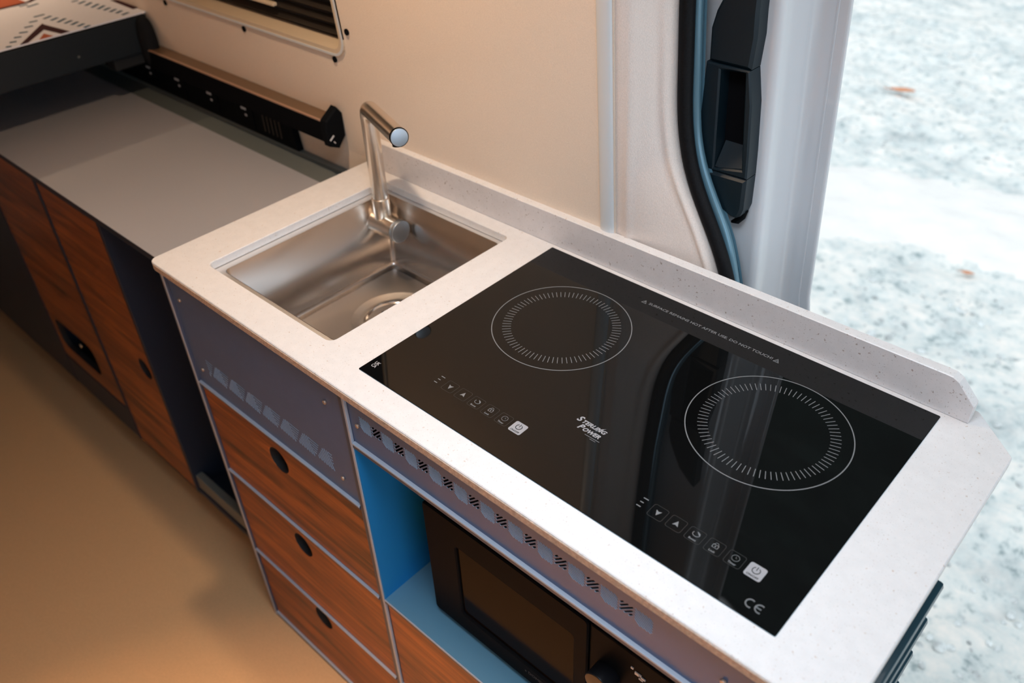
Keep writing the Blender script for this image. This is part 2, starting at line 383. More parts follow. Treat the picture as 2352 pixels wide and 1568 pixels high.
# handle: upper cap, grip with recess, lower cap
hc = MB(); hc.plate([(.188, .3095), (.186, .35), (.191, .372), (.200, .392), (.214, .42), (.235, .44), (.248, .45), (.248, .40), (.2485, .379), (.2505, .35), (.2485, .3095)][::-1], [], 'y', .505, .480, topbev=.004)
hd = done('handle', hc, M_handle, door, smooth=True, angle=30, label='dark teal plastic grab handle')
hole = [(.207, .302), (.2425, .305), (.2555, .176), (.214, .168)]
hm = MB(); hm.plate([(.1855, .3085), (.2485, .3085), (.2570, .266), (.2625, .20), (.2645, .165), (.191, .1625), (.187, .20), (.184, .241)], [hole[::-1]], 'y', .505, .479, topbev=.0022)
done('grip', hm, M_handle, hd, smooth=True, angle=25)
m = MB(); m.plate([(.187, .307), (.2475, .307), (.2615, .20), (.2625, .166), (.191, .164)], [], 'y', .5045, .5035); done('recess_back', m, M_blacksatin, hd)
m = MB(); m.plate([(.5035, .169), (.482, .1695), (.5035, .20)], [], 'x', .2145, .258); done('recess_floor', m, M_handle, hd)
m = MB(); m.plate([(.1915, .1615), (.2645, .164), (.2655, .12), (.262, .108), (.256, .1035), (.248, .104), (.225, .113), (.203, .128), (.196, .145)], [], 'y', .505, .478, topbev=.004)
done('lower_cap', m, M_handle, hd, smooth=True, angle=30)
m = MB(); m.tube([(.2585, .500, .110), (.257, .497, .10), (.252, .495, .092), (.244, .495, .088)], [.006, .006, .005, .002], 10); done('rubber_buffer', m, M_black, door, smooth=True)

# ground outside
GZ = -1.45
def gh(x, y):
    n1 = noise.fractal(Vector((x * 1.1, y * 1.1, 3.3)), .9, 2.1, 5); n2 = noise.fractal(Vector((x * 7, y * 7, 9.1)), .7, 2.2, 4)
    return GZ + .035 * n1 + .014 * n2
m = MB(); m.grid(lambda u, v: (lambda x, y: Vector((x, y, gh(x, y))))(-4.6 + 8.6 * u, .55 + 8.2 * v), 330, 310)
gr = done('ground', m, M_ground, kind='structure', smooth=True, angle=180, recalc=False)
m = MB(); m.grid(lambda u, v: (lambda x, y: Vector((x, y, GZ - .05)))(-14 + 28 * u, -8 + 17.5 * v), 2, 2)
done('outer_ground', m, M_ground, gr)
m = MB(); m.grid(lambda u, v: Vector((-22 + 44 * u, 8.7 + 9 * v + 1.5 * noise.noise(Vector((u * 9, v * 5, 1))), GZ - .1 + 27 * v ** 1.1 + 1.6 * noise.noise(Vector((u * 26, v * 17, 4))))), 70, 40)
done('hillside', m, M_forest, kind='structure', smooth=False, label='steep dark wooded slope beyond the pale ground')
# strip of packed snow across the ground
m = MB()
def snow(u, v):
    x = -2.4 + 4.8 * u; yc = 3.72 + .34 * (x) + .12 * noise.noise(Vector((x * 1.3, 0, 2))) - .22 * x * x * .3; hw = .42 + .16 * noise.noise(Vector((x * 2.1, 5, 0))) + .05 * noise.noise(Vector((x * 9, v * 3, 0)))
    y = yc + (v - .5) * 2 * hw; e = max(0, 1 - (2 * v - 1) ** 4)
    return Vector((x, y, gh(x, y) - .004 + .020 * e))
m.grid(snow, 120, 24); done('snow_strip', m, M_snow, label='bright strip of packed snow lying across the ground outside', cat='snow', smooth=True, angle=180, recalc=False)
m = MB()
for k in range(4000):
    x = random.uniform(-1.9, 1.6); y = random.uniform(1.0, 6.5); r = random.uniform(.004, .013) * (1 if random.random() < .93 else 2.0)
    if abs(y - (3.72 + .34 * x - .066 * x * x)) < .62: continue
    mat = Matrix.Translation((x, y, gh(x, y) + r * .15)) @ Matrix.Rotation(random.uniform(0, 6.28), 4, 'Z') @ Matrix.Diagonal((r * random.uniform(.8, 1.6), r, r * random.uniform(.4, .7), 1))
    bmesh.ops.create_icosphere(m.bm, subdivisions=1, radius=1, matrix=mat)
o = done('loose_gravel', m, M_pebble, label='loose pale gravel scattered over the frosty ground outside', cat='gravel', kind='stuff', recalc=False)
for (x, y, sz, lb) in [(-1.02, 4.96, .09, 'dry orange leaf lying on the pale ground beyond the door'), (.02, 3.22, .035, 'small rust brown leaf lying on the ground nearer the van')]:
    z = gh(x, y) + .02; m = MB()
    m.grid(lambda u, v: Vector((x + sz * (u - .5) * 1.7, y + sz * (v - .5) * math.sin(PI * max(.03, min(.97, u))) * .9, z + sz * .25 * abs(v - .5) + sz * .2 * u * u)), 10, 6)
    m.tube([(x - sz * .85, y, z), (x - sz * 1.3, y + sz * .1, z)], sz * .03, 6)
    done('fallen_leaf', m, M_leaf, label=lb, cat='leaf', recalc=False)

# window with a dark pleated blind
win = thing('window_1', 'cream framed window recess holding a dark pleated blind', None, (-1.0, .42, .19), kind='structure')
outer = rrect(-1.553, -.473, .193, .723, .032); inner = rrect(-1.543, -.484, .205, .713, .024)
m = MB(); m.plate(outer, [inner], 'y', .445, .398)
for v in m.bm.verts: v.co.y += (Yw(v.co.z) - .401) if v.co.y < .42 else 0
done('recess_frame', m, M_recess, win)
m = MB(); m.plate(rrect(-1.553, -.473, .193, .723, .035), [rrect(-1.549, -.4775, .1975, .719, .031)], 'y', .41, .397)
for v in m.bm.verts: v.co.y += Yw(v.co.z) - .401
done('recess_lip', m, M_bead, win, label='pale rounded lip')
done('blind_backing', MB().box(-1.55, -.475, .444, .447, .2, .72), M_dark, win)
for k in range(26):
    z = .207 + .0195 * k; m = MB(); m.plate([(.4435, z), (.431, z + .008), (.4435, z + .0165)], [], 'x', -1.545, -.482); done('blind_pleat', m, M_slat, win)
m = MB().box(-1.0, -.71, .420, .430, .236, .243, .002); done('blind_pull', m, M_recess, win, label='cream pull bar')

# ceiling lamps
for i, (x, y, z, pw, spr) in enumerate(LAMPS):
    t = thing('ceiling_downlight', ['round downlight in the ceiling over the bed', 'round downlight in the ceiling behind the bed step', 'round downlight in the ceiling over the sink', 'round downlight in the ceiling before the hob'][i], 'lamp', (x, y, z))
    done('lamp_ring', MB().lathe((x, y, 0), [(.034, .976), (.046, .978), (.048, .9995), (.034, .9995)], 32), M_white, t, smooth=True)
    done('lamp_lens', MB().cyl((x, y, .999), (x, y, .985), .034, 32), M_lens, t)

# ================================================================== WORKTOP
T = .0135
out = rrect(-.470, .685, -.042, .4285, [.013, .006, 0, 0])
out = [p for p in out if not (abs(p[0] - .685) < 1e-6 and abs(p[1] - .4285) < 1e-6)]
ci = [i for i, p in enumerate(out) if abs(p[0] + .470) < 1e-6 and p[1] > .4][0]
cham = arc(.679, .3725, .006, 0, 45, 3) + arc(.6285, .4225, .006, 45, 90, 3)
out = out[:ci] + cham + out[ci:]
hsink = rrect(-.385, -.0745, .0125, .371, [.010, .012, .010, .010])
wt = thing('worktop', 'white speckled stone kitchen worktop with sink and hob cut-outs and low upstand', 'worktop', (.1, .2, 0))
m = MB(); m.plate(out, [hsink, rrect(.006, .594, .006, .384, .004)], 'z', -T, 0, topbev=.0012); done('slab', m, [M_stone, M_stone], wt)
m = MB(); m.box(-.455, .678, -.0432, -.0405, -T + .0004, -.0026, .0004); done('front_edging', m, M_edge, wt, label='tan raw front edge')
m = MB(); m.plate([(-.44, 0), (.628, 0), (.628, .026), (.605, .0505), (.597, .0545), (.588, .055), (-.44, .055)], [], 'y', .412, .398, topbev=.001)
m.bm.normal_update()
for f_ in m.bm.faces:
    if abs(f_.normal.z) > .5: f_.material_index = 1  # upward faces keep the pale stone, upright ones the shaded copy
done('upstand', m, [M_stone2, M_stone], wt, label='speckled upstand, shade put into its face colour')
# sink
sk = thing('sink', 'undermounted brushed steel sink bowl in the white worktop', 'sink', (-.225, .19, -.18))
ZR = -T - .001
m = MB(); bo = rrect(-.3705, -.086, .0275, .3625, .010); m.plate(rrect(-.400, -.062, .0, .385, .012), [bo], 'z', ZR - .0015, ZR)
done('rim_flange', m, M_steelrim, sk, label='pale flat steel rim')
m = MB(); SD = -.166
rings = []
for (d, z) in [(0, ZR), (0, SD + .012), (.0012, SD + .007), (.004, SD + .003), (.0085, SD + .0008), (.013, SD)]:
    q = rrect(-.3705 + d, -.086 - d, .0275 + d, .3625 - d, max(.004, .011 - d * .3)); rings.append([m.bm.verts.new(Vector((a, b_, z))) for a, b_ in q])
for a, b_ in zip(rings, rings[1:]):
    for i in range(len(a)): m.bm.faces.new((a[i], a[(i + 1) % len(a)], b_[(i + 1) % len(a)], b_[i]))
DC = (-.238, .247); dr = circ(DC[0], DC[1], .078, 48)
q = [(v.co.x, v.co.y) for v in rings[-1]]
tr = tessellate_polygon([[Vector((p[0], p[1], 0)) for p in q], [Vector((p[0], p[1], 0)) for p in dr]])
dv = [m.bm.verts.new(Vector((a, b_, SD))) for a, b_ in dr]; allv = rings[-1] + dv
for t in tr:
    try: m.bm.faces.new([allv[i] for i in t])
    except ValueError: pass
prev = dv
for (r, z) in [(.076, -.0006), (.066, -.0045), (.060, -.0055), (.0575, -.0055)]:
    nx = [m.bm.verts.new(Vector((DC[0] + r * math.cos(2 * PI * i / 48), DC[1] + r * math.sin(2 * PI * i / 48), SD + z))) for i in range(48)]
    for i in range(48): m.bm.faces.new((prev[i], prev[(i + 1) % 48], nx[(i + 1) % 48], nx[i]))
    prev = nx
m.bm.faces.new(prev)
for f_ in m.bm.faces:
    if all(v.co.z < SD + .0005 for v in f_.verts): f_.material_index = 1  # bowl floor takes the lighter steel with reflected light painted in
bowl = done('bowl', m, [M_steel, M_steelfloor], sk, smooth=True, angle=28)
bowl.modifiers.new('s', 'SOLIDIFY').thickness = -.001; bowl.modifiers['s'].offset = 1
m = MB(); m.lathe((*DC, SD - .0054), [(.058, .0), (.056, .0035), (.053, .0035), (.050, .0008), (.046, -.003 + .0028), (.018, .0003), (.016, .004), (.006, .008), (.0005, .009)], 48)
st = done('strainer', m, M_chrome, sk, smooth=True, angle=40, label='round chrome drain strainer')
m = MB()
for k in range(16):
    a = 2 * PI * k / 16; m.cyl((DC[0] + .033 * math.cos(a), DC[1] + .033 * math.sin(a), SD - .0053), (DC[0] + .033 * math.cos(a), DC[1] + .033 * math.sin(a), SD - .0044), .0036, 10)
done('drain_hole', m, M_dark, st, kind='stuff')
# tap
tp = thing('tap', 'brushed steel mixer tap with bent spout rising from the sink corner', 'tap', (-.35, .335, -.08))
P0 = Vector((-.350, .335, -.05)); Pt = Vector((-.350, .335, .158)); Pe = Vector((-.182, .259, .180)); ad = (Pe - Pt).normalized()
path = [Vector((-.350, .335, z)) for z in (-.006, .03, .08, .12, .135)]
c0 = Vector((-.350, .335, .140)); c2 = Pt + ad * .018
for k in range(1, 9):
    t = k / 9; path.append(c0 * (1 - t) ** 2 + Pt * 2 * t * (1 - t) + c2 * t * t)
path += [Pt + ad * .03, Pt + ad * .09, Pe - ad * .002]
m = MB(); m.tube(path, .0140, 32, up=Vector((.41, .91, 0))); done('spout', m, M_steelv, tp, smooth=True, angle=60)
m = MB(); m.cyl(Pe - ad * .002, Pe + ad * .0008, .0146, 32, mi=0); done('end_ring', m, M_black, tp)
m = MB(); m.cyl(Pe + ad * .0003, Pe + ad * .0020, .0134, 32, bev=.0006); done('end_cap', m, M_steelcap, tp, smooth=True, angle=30, label='pale steel disc closing the spout')
dn = (Vector((0, 0, -1)) - ad * ad.dot(Vector((0, 0, -1)))).normalized(); q0 = Pe - ad * .014
m = MB(); m.cyl(q0 + dn * .011, q0 + dn * .0165, .0085, 20); done('aerator', m, M_black, tp, label='black outlet under the spout end')
m = MB(); m.cyl((-.350, .335, -.006), (-.350, .335, -.055), .0156, 32, bev=.0008); done('collar', m, M_steelv, tp, smooth=True, angle=30)
m = MB(); m.cyl((-.371, .3345, -.059), (-.313, .3345, -.059), .0205, 40); done('mixer_body', m, M_steelv, tp, smooth=True, angle=30)
m = MB(); m.cyl((-.313, .3345, -.059), (-.3115, .3345, -.059), .0192, 40); m.cyl((-.3115, .3345, -.059), (-.303, .3345, -.059), .0205, 40, bev=.001); done('lever_cap', m, M_steelcap, tp, smooth=True, angle=30, label='round grey steel control cap')

# ================================================================== HOB
hb = thing('induction_hob', 'black glass double induction hob set into the white worktop', 'hob', (.3, .195, -.002))
ZH = .0014
m = MB(); m.plate(rrect(0, .6, 0, .39, .0015, 2), [], 'z', -.002, ZH, mi=0, mside=1, topbev=.0005); done('glass_top', m, [M_glass, M_glassedge], hb)
done('housing', MB().box(.012, .588, .012, .378, -.055, -.002, .002), M_black, hb)
for c, lab in (((.1436, .2405), 'left'), ((.4581, .2405), 'right')):
    m = MB()
    for (r1, r2) in ((.0952, .0965),):
        a = circ(*c, r2, 128); b_ = circ(*c, r1, 128); m.plate(a, [b_], 'z', ZH, ZH + .00012)
    z_ = done('cooking_zone', m, M_print, hb, label='printed ring of the %s cooking zone' % lab)
    for k in range(80):
        a = 2 * PI * k / 80; e = Vector((math.cos(a), math.sin(a), 0)); n_ = Vector((-math.sin(a), math.cos(a), 0))
        done('tick_mark', MB().obox(Vector((c[0], c[1], ZH + .00005)) + e * .0755, e, n_, Vector((0, 0, 1)), .0122, .00085, .0001), M_print, z_)
def warn_tri(x, y, kindn):
    m = MB(); s_ = .0085
    tri = [(x - s_ / 2, y), (x + s_ / 2, y), (x, y + s_ * .9)]; m.plate(tri, [inset(tri, .0008)], 'z', ZH, ZH + .00012)
    if kindn == 0: m.box(x - .0004, x + .0004, y + .0026, y + .0052, ZH, ZH + .00012); m.box(x - .0004, x + .0004, y + .0014, y + .0020, ZH, ZH + .00012)
    else:
        for q in (-.0012, 0, .0012): m.tube([(x + q, y + .0014, ZH), (x + q + .0004, y + .0024, ZH), (x + q - .0002, y + .0034, ZH), (x + q, y + .0044, ZH)], .00022, 5)
    done('warning_triangle', m, M_print, hb)
warn_tri(.1975, .3565, 0); warn_tri(.4035, .3565, 1)
text('warning_text', 'SURFACE REMAINS HOT AFTER USE. DO NOT TOUCH!', .2045, .3582, ZH, .0068, M_print, hb, width=.1925, bold=.00008)
def icon_box(x, y, mat, name, filled=False):
    m = MB(); h = .0092
    if filled: m.plate(rrect(x - h, x + h, y - h, y + h, .0025), [], 'z', ZH, ZH + .00012)
    else: m.plate(rrect(x - h, x + h, y - h, y + h, .0028), [rrect(x - h + .0003, x + h - .0003, y - h + .0003, y + h - .0003, .0026)], 'z', ZH, ZH + .0001)
    return done(name, m, mat, hb)
for ox in (0, .3154):
    for k in range(6):
        x = .1190 + .0231 * k + ox; y = .0518; zt = ZH + .0001
        b_ = icon_box(x, y, M_badge if k == 5 else M_printdim, 'touch_button', k == 5); pm = M_print
        m = MB()
        if k == 0: m.plate([(x - .0035, y + .0030), (x, y + .0016), (x + .0035, y + .0030), (x, y - .0045)], [], 'z', ZH, ZH + .00015)
        elif k == 1: m.plate([(x - .0035, y - .0030), (x, y - .0016), (x + .0035, y - .0030), (x, y + .0045)][::-1], [], 'z', ZH, ZH + .00015)
        elif k == 2:
            m.tube([(x + .004 * math.cos(a), y + .002 + .0032 * math.sin(a), ZH) for a in [(.7 - 4.4 * i / 14) for i in range(15)]], .0004, 5); m.plate([(x - .001, y + .006), (x + .0035, y + .0045), (x + .0045, y + .001), (x + .002, y + .003)][::-1], [], 'z', ZH, ZH + .0002)
        elif k == 3:
            m.plate(rrect(x - .0034, x + .0034, y - .0012, y + .0036, .0006), [rrect(x - .0028, x + .0028, y - .0006, y + .003, .0004)], 'z', ZH, ZH + .0002)
            m.tube([(x + .0020 * math.cos(a), y + .0036 + .0026 * math.sin(a), ZH) for a in [PI * i / 10 for i in range(11)]], .0003, 5); m.cyl((x, y + .0012, ZH), (x, y + .0012, ZH + .0002), .0008, 10)
        elif k == 4:
            a_ = circ(x, y + .0018, .0042, 30); m.plate(a_, [circ(x, y + .0018, .0038, 30)], 'z', ZH, ZH + .0002); m.tube([(x, y + .004, ZH), (x, y + .0018, ZH), (x + .0016, y + .0018, ZH)], .0002, 5)
        else:
            pm = M_black; pts = [(x + .0040 * math.cos(a), y + .0016 + .0040 * math.sin(a), zt + .0001) for a in [math.radians(120 + 300 * i / 24) for i in range(25)]]
            m.tube(pts, .00042, 5); m.tube([(x, y + .0065, zt + .0001), (x, y + .0018, zt + .0001)], .00042, 5)
        done('button_symbol', m, pm, b_)
        if k >= 2: text('button_text', ['Boost', 'Lock', 'Timer', 'ON/OFF'][k - 2], x, y - (.0072 if k < 5 else .0075), ZH + .00012, .0036, M_print if k < 5 else M_black, b_, align='CENTER', bold=.00008)
    for (qx, qy, ln) in ((.0985, .0590, .0065), (.0985 - .001, .0525, .0045), (.0985 - .001, .0460, .0055)):
        done('indicator_mark', MB().box(qx + ox - ln / 2, qx + ox + ln / 2, qy, qy + .0012, ZH, ZH + .0001), M_print, hb)
text('maker_text', 'S', .2770, .1085, ZH, .0125, M_badge, hb, shear=.3, bold=.0004)
text('maker_text', 'TERLING', .2845, .1085, ZH, .0082, M_badge, hb, shear=.3, bold=.0003, width=.0345)
text('maker_text', 'P', .2860, .0985, ZH, .0115, M_badge, hb, shear=.3, bold=.0004)
text('maker_text', 'OWER', .2930, .0985, ZH, .0082, M_badge, hb, shear=.3, bold=.0003, width=.0245)
m = MB(); m.plate([(.3155, .1175), (.3085, .1115), (.3110, .1115), (.3065, .1065), (.3125, .1105), (.3105, .1108)], [], 'z', ZH + .0001, ZH + .0002); done('lightning_mark', m, M_badge, hb)
done('underline', MB().box(.301, .3225, .0945, .0952, ZH, ZH + .0001), M_print, hb); done('underline', MB().box(.310, .3185, .0920, .0926, ZH, ZH + .0001), M_print, hb)
# CE and UKCA marks
def ce(cx, cy, r, name):
    m = MB()
    for (ox, bar) in ((-r * 1.05, False), (r * 1.05, True)):
        pts = [(cx + ox + r * math.cos(a), cy + r * math.sin(a), ZH) for a in [math.radians(65 + 230 * i / 20) for i in range(21)]]; m.tube(pts, r * .16, 6)
        if bar: m.tube([(cx + ox - r, cy, ZH), (cx + ox + r * .25, cy, ZH)], r * .15, 6)
    done(name, m, M_print, hb)
ce(.5700, .0165, .0048, 'conformity_mark')
text('approval_mark', 'UK', .0075, .0205, ZH, .0075, M_badge, hb, bold=.0002, width=.0085); text('approval_mark', 'CA', .0075, .0145, ZH, .0075, M_badge, hb, bold=.0002, width=.0085)

# ================================================================== GALLEY CABINET
FY = -.038; VY = -.0335; DY = -.0345
cab = thing('galley_cabinet', 'grey blue galley cabinet with walnut drawers under the white worktop', 'cabinet', (.1, .17, F))
YB = .375
def fr(name, *a, mat=M_frame, **k): return done(name, MB().box(*a, .0008), mat, cab, **k)
fr('side_panel', -.4555, -.4425, FY, YB, F, -T - .0005, mat=M_lamdark); fr('side_panel', -.006, .010, FY + .002, YB, F, -T - .0005, mat=M_lamdark); fr('side_panel', .640, .654, FY, YB, F, -T - .0005, mat=M_lamdark)
fr('edge_strip', -.4505, -.4440, FY - .0006, FY + .003, F, -T - .0006); fr('edge_strip', .0055, .0105, FY - .0006, FY + .004, F, -T - .0006)
ZS = [-.238, -.455, -.690, -.905]
for i, z in enumerate(ZS):
    fr('shelf', -.4425, -.006, FY, YB if i == 3 else .30, z - .008 if i < 3 else F, z - .0004, mat=M_lamdark); fr('shelf_lit_top', -.4425, -.006, FY - .0007, VY + .001, z - .0036, z)  # pale strip paints the shelf top as lit, darker board as shaded front
for z in (-.0985, -.445, -.690, -.905):
    fr('shelf', .010, .640, FY, YB, z - .010 if z > -.9 else F, z - .0004, mat=M_lamdark); fr('shelf_lit_top', .0105, .640, FY - .0007, VY + .001, z - .0036, z)  # same painted contrast: lit top strip over a shaded front
fr('back_panel', -.4425, .640, YB - .006, YB, F, -.20, mat=M_navy)
# walnut drawers with round finger holes
def drawer(x0, x1, z0, z1, hx, hz, lab):
    m = MB(); m.plate([(x0, z0), (x1, z0), (x1, z1), (x0, z1)], [circ(hx, hz, .0255, 40)] if hx is not None else [], 'y', DY + .015, DY, mi=0, mside=0, mhole=1, topbev=.0006)
    d = done('drawer', m, [M_wood, M_dark], cab, label=lab)
    done('drawer_box', MB().box(x0 + .01, x1 - .01, DY + .045, .26, z0 + .01, z1 - .02), M_dark, d)
drawer(-.4405, -.008, ZS[1] + .001, ZS[0] - .0095, -.229, -.294, 'top walnut drawer')
drawer(-.4405, -.008, ZS[2] + .001, ZS[1] - .0095, -.228, -.508, 'middle walnut drawer')
drawer(-.4405, -.008, ZS[3] + .001, ZS[2] - .0095, -.229, -.730, 'lowest walnut drawer')
drawer(.0125, .638, -.689, -.4585, .32, -.50, 'walnut drawer below the microwave niche'); drawer(.0125, .638, -.904, -.7035, .32, -.745, 'bottom walnut drawer at the right')
# slotted vent panels
def slot(cx, cz, L, wd, ang):
    c, s_ = math.cos(ang), math.sin(ang); h = L / 2; r = wd / 2
    return [(cx + c * a - s_ * b_, cz + s_ * a + c * b_) for a, b_ in ((-h, -r * .5), (-h + r * .5, -r), (h - r * .5, -r), (h, -r * .5), (h, r * .5), (h - r * .5, r), (-h + r * .5, r), (-h, r * .5))]
def seg_slot(a, b_, wd):
    L = math.hypot(b_[0] - a[0], b_[1] - a[1])
    if L < .003: return None
    return slot((a[0] + b_[0]) / 2, (a[1] + b_[1]) / 2, L, wd, math.atan2(b_[1] - a[1], b_[0] - a[0]))
hA = []
ZT = -.1690
def clipx(a, b_, lo, hi):
    if a[0] > b_[0]: a, b_ = b_, a
    if b_[0] <= lo or a[0] >= hi: return None
    sl = (b_[1] - a[1]) / max(1e-9, b_[0] - a[0])
    if a[0] < lo: a = (lo, a[1] + sl * (lo - a[0]))
    if b_[0] > hi: b_ = (hi, b_[1] - sl * (b_[0] - hi))
    return a, b_
for i in range(8):
    x0 = -.4144 + .0478 * i
    for j in range(7):
        xt = .0091 - .0056 * j; d0 = 0 if xt >= 0 else -xt / (.324 + .63); d1 = .0355 - .0006 * j
        if d1 - d0 < .004: continue
        c_ = clipx((x0 + xt + .324 * d0, ZT - d0), (x0 + xt + .324 * d1, ZT - d1), -.396, -.058)
        s_ = seg_slot(*c_, .0021) if c_ else None
        if s_: hA.append(s_)
    for k in range(5):
        d0 = .0010 + .0060 * k; xa = .0091 + .324 * d0 + .0034; xb = .0382 - .44 * d0
        c_ = clipx((x0 + xa, ZT - d0), (x0 + xb, ZT - d0 - .0018), -.396, -.058)
        s_ = seg_slot(*c_, .0022) if c_ else None
        if s_: hA.append(s_)
m = MB(); m.plate([(-.4425, -.2378), (-.006, -.2378), (-.006, -T - .003), (-.4425, -T - .003)], hA, 'y', VY + .0008, VY, mi=0, mside=0, mhole=1)
va = done('vent_panel', m, [M_lam, M_lamcut], cab, label='wide grey blue panel with slotted vent band')
hB = []
for g_ in range(11):
    xd = .4507 - .0438 * (9 - g_) + .0438
    if g_ < 10:
        for k, (a, b_) in enumerate((((0, .0118), (.0050, .0168)), ((0, .0060), (.0108, .0168)), ((0, 0), (.0168, .0168)), ((.0060, 0), (.0168, .0108)), ((.0118, 0), (.0168, .0050)))):
            hB.append(seg_slot((xd - .0438 + a[0] + .0438 * 0, -.060 + a[1]), (xd - .0438 + b_[0], -.060 + b_[1]), .0026))
    xl = xd - .0438 * 2 + .0195
    for k in range(-4, 7):
        a = [xl + .0042 * k, -.0410]; b_ = [a[0] + .0245, -.0655]
        if a[0] < xl: dlt = xl - a[0]; a = [a[0] + dlt, a[1] - dlt]
        if b_[0] > xl + .0220: dlt = b_[0] - xl - .0220; b_ = [b_[0] - dlt, b_[1] + dlt]
        s_ = seg_slot(a, b_, .0018) if b_[0] > a[0] else None
        if s_: hB.append(s_)
hB = [h for h in hB if h and all(.012 < p[0] < .63 for p in h)]
m = MB(); m.plate([(.010, -.0983), (.640, -.0983), (.640, -T - .003), (.010, -T - .003)], hB, 'y', VY + .0008, VY, mi=0, mside=0, mhole=1)
vb_ = done('vent_panel', m, [M_lam, M_lamcut], cab, label='narrow grey blue panel with chevron slots above the microwave')
for par, L_ in ((va, [(-.417, -.058), (-.415, -.200), (-.042, -.058), (-.038, -.203)]), (vb_, [(.027, -.060), (.575, -.058)])):
    for (x, z) in L_:
        m = MB(); m.cyl((x, VY, z), (x, VY - .0035, z), .0032, 14, bev=.0008); m.box(x - .002, x + .002, VY - .0038, VY - .0034, z - .0004, z + .0004)
        done('screw', m, M_screw, par, smooth=True, angle=30)
done('void_lining', MB().box(-.44, -.008, VY + .03, VY + .032, -.237, -.015), M_dark, va); done('void_lining', MB().box(.012, .638, VY + .03, VY + .032, -.0975, -.015), M_dark, vb_)
# niche lining
done('niche_side', MB().box(.010, .0125, FY + .001, YB - .008, -.4445, -.111), M_blue, cab, label='side of the niche, cool light tinted into its blue')
done('niche_floor', MB().box(.0125, .640, FY + .001, YB - .008, -.445, -.4435), M_teal, cab, label='niche floor, cool light tinted into its teal')
# end slats
done('end_panel', MB().box(.654, .662, .0, .40, F, -T - .001, .001), M_frame, cab)
for k in range(5):
    z = -.062 - .0585 * k; y1 = .214 - .003 * k
    m = MB(); m.obox(Vector((.6755, (y1 - .036) / 2, z)), Vector((1, 0, 0)), Vector((0, 1, 0)), Vector((0, 0, 1)), .027, y1 + .036, .010, .0045)
    done('end_slat', m, M_darkteal, cab, smooth=True, angle=40)
# microwave
mw = thing('microwave', 'black microwave oven standing in the niche under the hob', 'microwave', (.33, .15, -.4435))
MY = .002
m = MB(); m.box(.09, .585, MY + .012, .34, -.428, -.190, .006); done('body', m, M_blacksatin, mw)
m = MB(); m.plate(rrect(.090, .385, -.430, -.188, .008), [rrect(.152, .362, -.392, -.238, .006)], 'y', MY + .012, MY, topbev=.002); done('door', m, M_black, mw)
done('door_window', MB().box(.15, .364, MY + .004, MY + .008, -.394, -.236), M_mwglass, mw, label='brown tinted glass')
m = MB(); m.box(.387, .585, MY + .001, MY + .012, -.430, -.188, .003); done('control_panel', m, M_black, mw)
m = MB(); m.cyl((.417, MY + .002, -.262), (.417, MY - .022, -.262), .0185, 36, bev=.0015); done('knob', m, M_knob, mw, smooth=True, angle=30)
m = MB()
for k, (a, b_) in enumerate(((.009, .0012), (.006, .0008))): m.box(.461, .461 + a, MY - .0003, MY + .001, -.222 - .004 * k, -.2205 - .004 * k + b_)
m.box(.449, .4525, MY - .0003, MY + .001, -.2155, -.2125); m.box(.455, .464, MY - .0003, MY + .001, -.2215, -.2165)
done('setting_mark', m, M_label, mw)
text('maker_text', '\u00bb DOMETIC', .276, MY - .0002, -.409, .0085, M_printdim, mw, plane='y')
for x in (.12, .55):
    for y in (.04, .31): done('foot', MB().cyl((x, y, -.428), (x, y, -.4435), .010, 14), M_black, mw)

# ================================================================== REAR STORAGE UNIT
LY = .005
su = thing('storage_unit', 'dark framed rear storage unit with walnut doors and grey top', 'cabinet', (-1.1, .2, F))
ZC = -.050
m = MB(); m.plate([(-1.75, LY - .004), (-.4565, LY - .004), (-.4565, .352), (-1.75, .352)], [], 'z', ZC - .014, ZC, mi=0, mside=1, topbev=.0008)
done('counter_top', m, [M_counter, M_navy], su, label='matt grey laminate top')
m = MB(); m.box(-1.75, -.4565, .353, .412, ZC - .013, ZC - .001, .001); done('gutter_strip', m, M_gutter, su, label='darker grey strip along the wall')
m = MB(); m.box(-1.75, -.478, .4, .4135, ZC - .001, ZC + .0065, .001); done('wall_trim', m, M_gutter, su)
for x in (-1.425, -1.073, -.792): done('upright', MB().box(x, x + .013, LY - .001, .40, -.80, ZC - .014, .001), M_navy, su)
m = MB(); m.plate([(-1.412, -.70), (-1.075, -.70), (-1.075, ZC - .018), (-1.412, ZC - .018)], [rrect(-1.385, -1.165, -.655, -.56, .03)], 'y', LY + .016, LY + .001, mi=0, mhole=1, topbev=.001)
d = done('cupboard_door', m, [M_wood, M_dark], su, label='darker walnut door with wide cut-out')
done('catch', MB().cyl((-1.26, LY + .03, -.60), (-1.26, LY + .004, -.60), .006, 16, bev=.001), M_chrome, d)
done('door_void', MB().box(-1.41, -1.076, LY + .05, LY + .052, -.70, ZC - .02), M_dark, su)
m = MB(); m.plate([(-1.058, -.795), (-.7935, -.795), (-.7935, ZC - .018), (-1.058, ZC - .018)], [circ(-.835, -.448, .026, 36)], 'y', LY + .016, LY + .001, mi=0, mhole=1, topbev=.001)
done('cupboard_door', m, [M_wood, M_dark], su, label='tall walnut door with round finger hole')
done('door_void', MB().box(-1.057, -.795, LY + .05, LY + .052, -.79, ZC - .02), M_dark, su)
done('lower_rail', MB().box(-1.4245, -1.075, LY, LY + .016, -.80, -.703, .001), M_navy, su)
done('end_board', MB().box(-2.58, -1.4255, LY, LY + .016, -.80, ZC - .018, .001), M_navy, su)
done('plinth', MB().box(-2.58, -.457, .045, .055, F, -.80), M_navy, su)
done('bottom_shelf', MB().box(-.779, -.457, LY, .40, -.80, -.785), M_navy, su)
